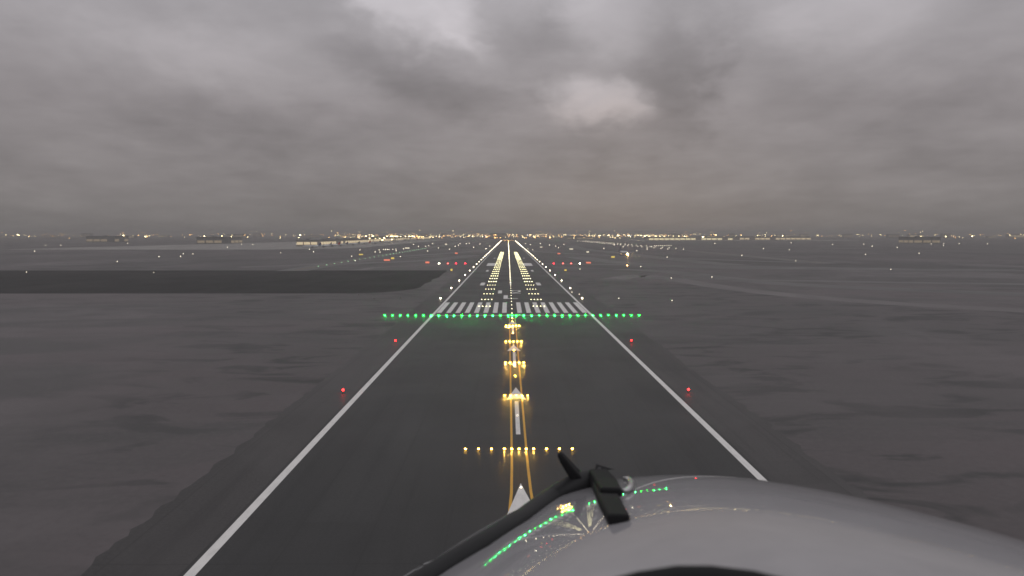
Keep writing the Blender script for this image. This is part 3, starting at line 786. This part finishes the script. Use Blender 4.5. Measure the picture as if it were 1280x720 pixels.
def lamp_mesh(lm, h, r):
    k = ('lamp', lm, h, r)
    if k not in _cache:
        b = MB(); b.cyl((0, 0, 0), (0, 0, h), 0.16, 0.1, 'metal', 5); b.cyl((0, 0, h), (1.4, -0.6, h + 0.3), 0.07, 0.06, 'metal', 5)
        b.ball((1.4, -0.6, h + 0.1), r, lm, 6, 4, (1, 1, 0.8)); _cache[k] = b.mesh('street_lamp')
    return _cache[k]
for k in range(285):
    d = rnd.uniform(3500, 7200); a = rnd.uniform(-0.78, 0.78) if k % 5 < 2 else rnd.uniform(-0.25, 0.26)
    px = 635 + a * 864
    if k < 34: a = rnd.uniform(-0.036, 0.115) if k > 9 else rnd.uniform(-0.036, -0.018); d = rnd.uniform(3600, 5200)
    lm = 'sodium' if k < 34 else rnd.choices(['flood', 'sodium', 'cool'], (6, 4, 0.3))[0]
    h = rnd.choice([9.0, 11.0, 13.0, 16.0, 20.0, 26.0])
    r = round(0.00040 * d * rnd.choice([0.6, 0.8, 1.0, 1.25]), 1)
    nm = {'flood': 'cream', 'sodium': 'orange', 'cool': 'bluish white'}[lm]
    tag(put(lamp_mesh(lm, h, r), 'street_lamp', (a * d, d, 0)), 'far %s street lamp among the city lights on the horizon' % nm, 'street lamp', '%s street lamps on the horizon' % nm)
# the rest of the far city reads as one glitter of light
b = MB()
for k in range(1200):
    d = rnd.uniform(6500, 11000); a = rnd.uniform(-0.8, 0.8) if rnd.random() < 0.55 else rnd.uniform(-0.25, 0.26); z = rnd.uniform(6, 34) if rnd.random() < 0.9 else rnd.uniform(34, 70)
    b.ball((a * d, d, z), rnd.uniform(1.3, 3.0), rnd.choices(['sodium', 'hall', 'flood'], (3, 3, 3))[0], 5, 3)
tag(b.build('city_glitter'), 'dense glitter of distant city lights along the horizon', 'city lights', None, 'stuff')

# ------------------------------------------------------------------ the aircraft that carries the camera: nose and wiper
def cp(px, py, depth):
    """a point in front of the pilot's eye, metres ahead along the line of sight"""
    v = Vector(((px - 640) / 864 * depth, (360 - py) / 864 * depth, -depth))
    return cam.rotation_euler.to_matrix() @ v + cam.location
M['nose'] = mat("glossy nose paint", (0.36, 0.352, 0.365), 0.35, vary=0.24, vscale=3.0)
_nb = M['nose'].node_tree.nodes['Principled BSDF']; _nb.inputs['Specular IOR Level'].default_value = 0.0; _nb.inputs['Coat Weight'].default_value = 1.0; _nb.inputs['Coat Roughness'].default_value = 0.012; _nb.inputs['Coat IOR'].default_value = 1.6
M['rubber'] = mat("black rubber", (0.010, 0.010, 0.011), 0.75, vary=0.3, vscale=40, spec=0.25)
M['wiper'] = mat("black satin metal", (0.014, 0.014, 0.015), 0.55, vary=0.3, vscale=30, spec=0.35)
M['bare'] = mat("bare steel", (0.62, 0.62, 0.62), 0.35, 0.9)
air = empty('aircraft_nose', (CX + 0.41, -0.92, H - 1.497))
tag(air, 'glossy grey aircraft nose with black windscreen wiper in the foreground', 'aircraft')
def nose_mesh():
    b = MB(); a, bb, c = 1.30, 3.60, 1.30
    NU, NV = 96, 72; V = []; F = []
    for j in range(NV + 1):
        yy = 1.37 + (0.998 * bb - 1.37) * j / NV; s_ = math.sqrt(max(0.0, 1 - (yy / bb) ** 2))
        for i in range(NU + 1):
            th = R(-20 + 220 * i / NU); V.append((a * s_ * math.cos(th), yy, c * s_ * math.sin(th)))
    for j in range(NV):
        for i in range(NU): F.append((j * (NU + 1) + i, j * (NU + 1) + i + 1, (j + 1) * (NU + 1) + i + 1, (j + 1) * (NU + 1) + i))
    b.add(V, F, 'nose'); return b
nose_mesh().build('nose_skin', air, smooth=True)
inv = Matrix.Translation(air.location).inverted()
def L_(px, py, d): return inv @ cp(px, py, d)
# wiper: arm, head, blade in two halves, a bare steel hook; all of it lies just above the skin
NC = Vector((CX + 0.41, -0.92, H - 1.497)); NR = Vector((1.30, 3.60, 1.30))
def skin_depth(px, py):
    o = cam.location.copy(); q = cp(px, py, 1.0) - o
    a_ = Vector([q[i] / NR[i] for i in range(3)]); b_ = Vector([(o[i] - NC[i]) / NR[i] for i in range(3)])
    A, B, D_ = a_.dot(a_), 2 * a_.dot(b_), b_.dot(b_) - 1
    disc = B * B - 4 * A * D_
    return (-B - math.sqrt(disc)) / (2 * A) if disc > 0 else -B / (2 * A)
def path(pts):
    """pixel directions with half widths in pixels, laid on the skin -> points and radii"""
    P = []; Q = []
    for px, py, hw, up in pts:
        d = min(1.6, skin_depth(px, py)) - up
        P.append(L_(px, py, d)); Q.append(hw / 864 * d)
    return P, Q
b = MB(); b.tube(*path([(490, 756, 16, .03), (540, 719, 17, .03), (600, 682, 16, .03), (650, 650, 14, .03), (690, 622, 15, .03), (722, 606, 19, .03), (754, 600, 20, .03)]), 'wiper', 14, 0.8)
arm = b.build('wiper_arm', air, smooth=True)
b = MB(); b.tube(*path([(500, 724, 1.0, .02), (530, 706, 1.6, .02), (558, 695, 1.0, .02)]), 'metal', 8)
b.build('washer_tube', arm, smooth=True)
def bevelled(o, w_, seg=2):
    m_ = o.modifiers.new('bevel', 'BEVEL'); m_.width = w_; m_.segments = seg; m_.limit_method = 'ANGLE'; m_.angle_limit = R(40)
SQ = math.pi / 4; W2 = 1.41
b = MB(); b.tube(*path([(743, 589, 9 * W2, .03), (748, 595, 12 * W2, .03), (757, 608, 14 * W2, .03), (764, 620, 13.5 * W2, .03)]), 'rubber', 4, 0.75, SQ)
bevelled(b.build('wiper_head', arm), 0.009, 3)
b = MB(); b.tube(*path([(698.5, 566, 5.5 * W2, .03), (704, 574, 8.5 * W2, .03), (716, 590, 11.5 * W2, .03), (728, 603, 13 * W2, .03)]), 'rubber', 4, 0.5, SQ)
bevelled(b.build('wiper_blade', arm), 0.004)
b = MB(); b.tube(*path([(752, 606, 12.5 * W2, .02), (762, 628, 13.5 * W2, .02), (773.5, 650, 14 * W2, .02)]), 'rubber', 4, 0.5, SQ)
bevelled(b.build('wiper_blade', arm), 0.004)
b = MB(); b.tube(*path([(779, 598, 2.2, .05), (785, 598.5, 3.2, .05), (789, 603, 4, .05), (788.5, 609, 4, .05), (783, 613, 3.4, .05), (777, 614, 2.2, .05)]), 'bare', 10)
b.build('hook', arm, smooth=True)
# rounded black lower frame of the windscreen
b = MB()
FR = [(700, 752), (760, 728), (805, 716), (850, 709), (890, 709), (940, 715), (1000, 730), (1060, 755), (1120, 790)]
b.tube([L_(x, y_ + 31, 0.50) for x, y_ in FR], 0.018, 'rubber', 16)
b.build('windscreen_frame', air, smooth=True)

# ------------------------------------------------------------------ haze: thin dusk air between the ground and the cloud
hm = bpy.data.materials.new("haze"); hm.use_nodes = True
nt = hm.node_tree; nt.nodes.clear()
pv = nn(nt, 'ShaderNodeVolumePrincipled'); pv.inputs['Color'].default_value = (0.80, 0.78, 0.76, 1); pv.inputs['Density'].default_value = 0.00020; pv.inputs['Anisotropy'].default_value = 0.6
ho = nn(nt, 'ShaderNodeOutputMaterial'); nt.links.new(pv.outputs[0], ho.inputs['Volume'])
M['haze'] = hm
b = MB(); b.box((0, 7000, 39), (41000, 26000, 82), 'haze')
tag(b.build('haze'), kind='stuff')
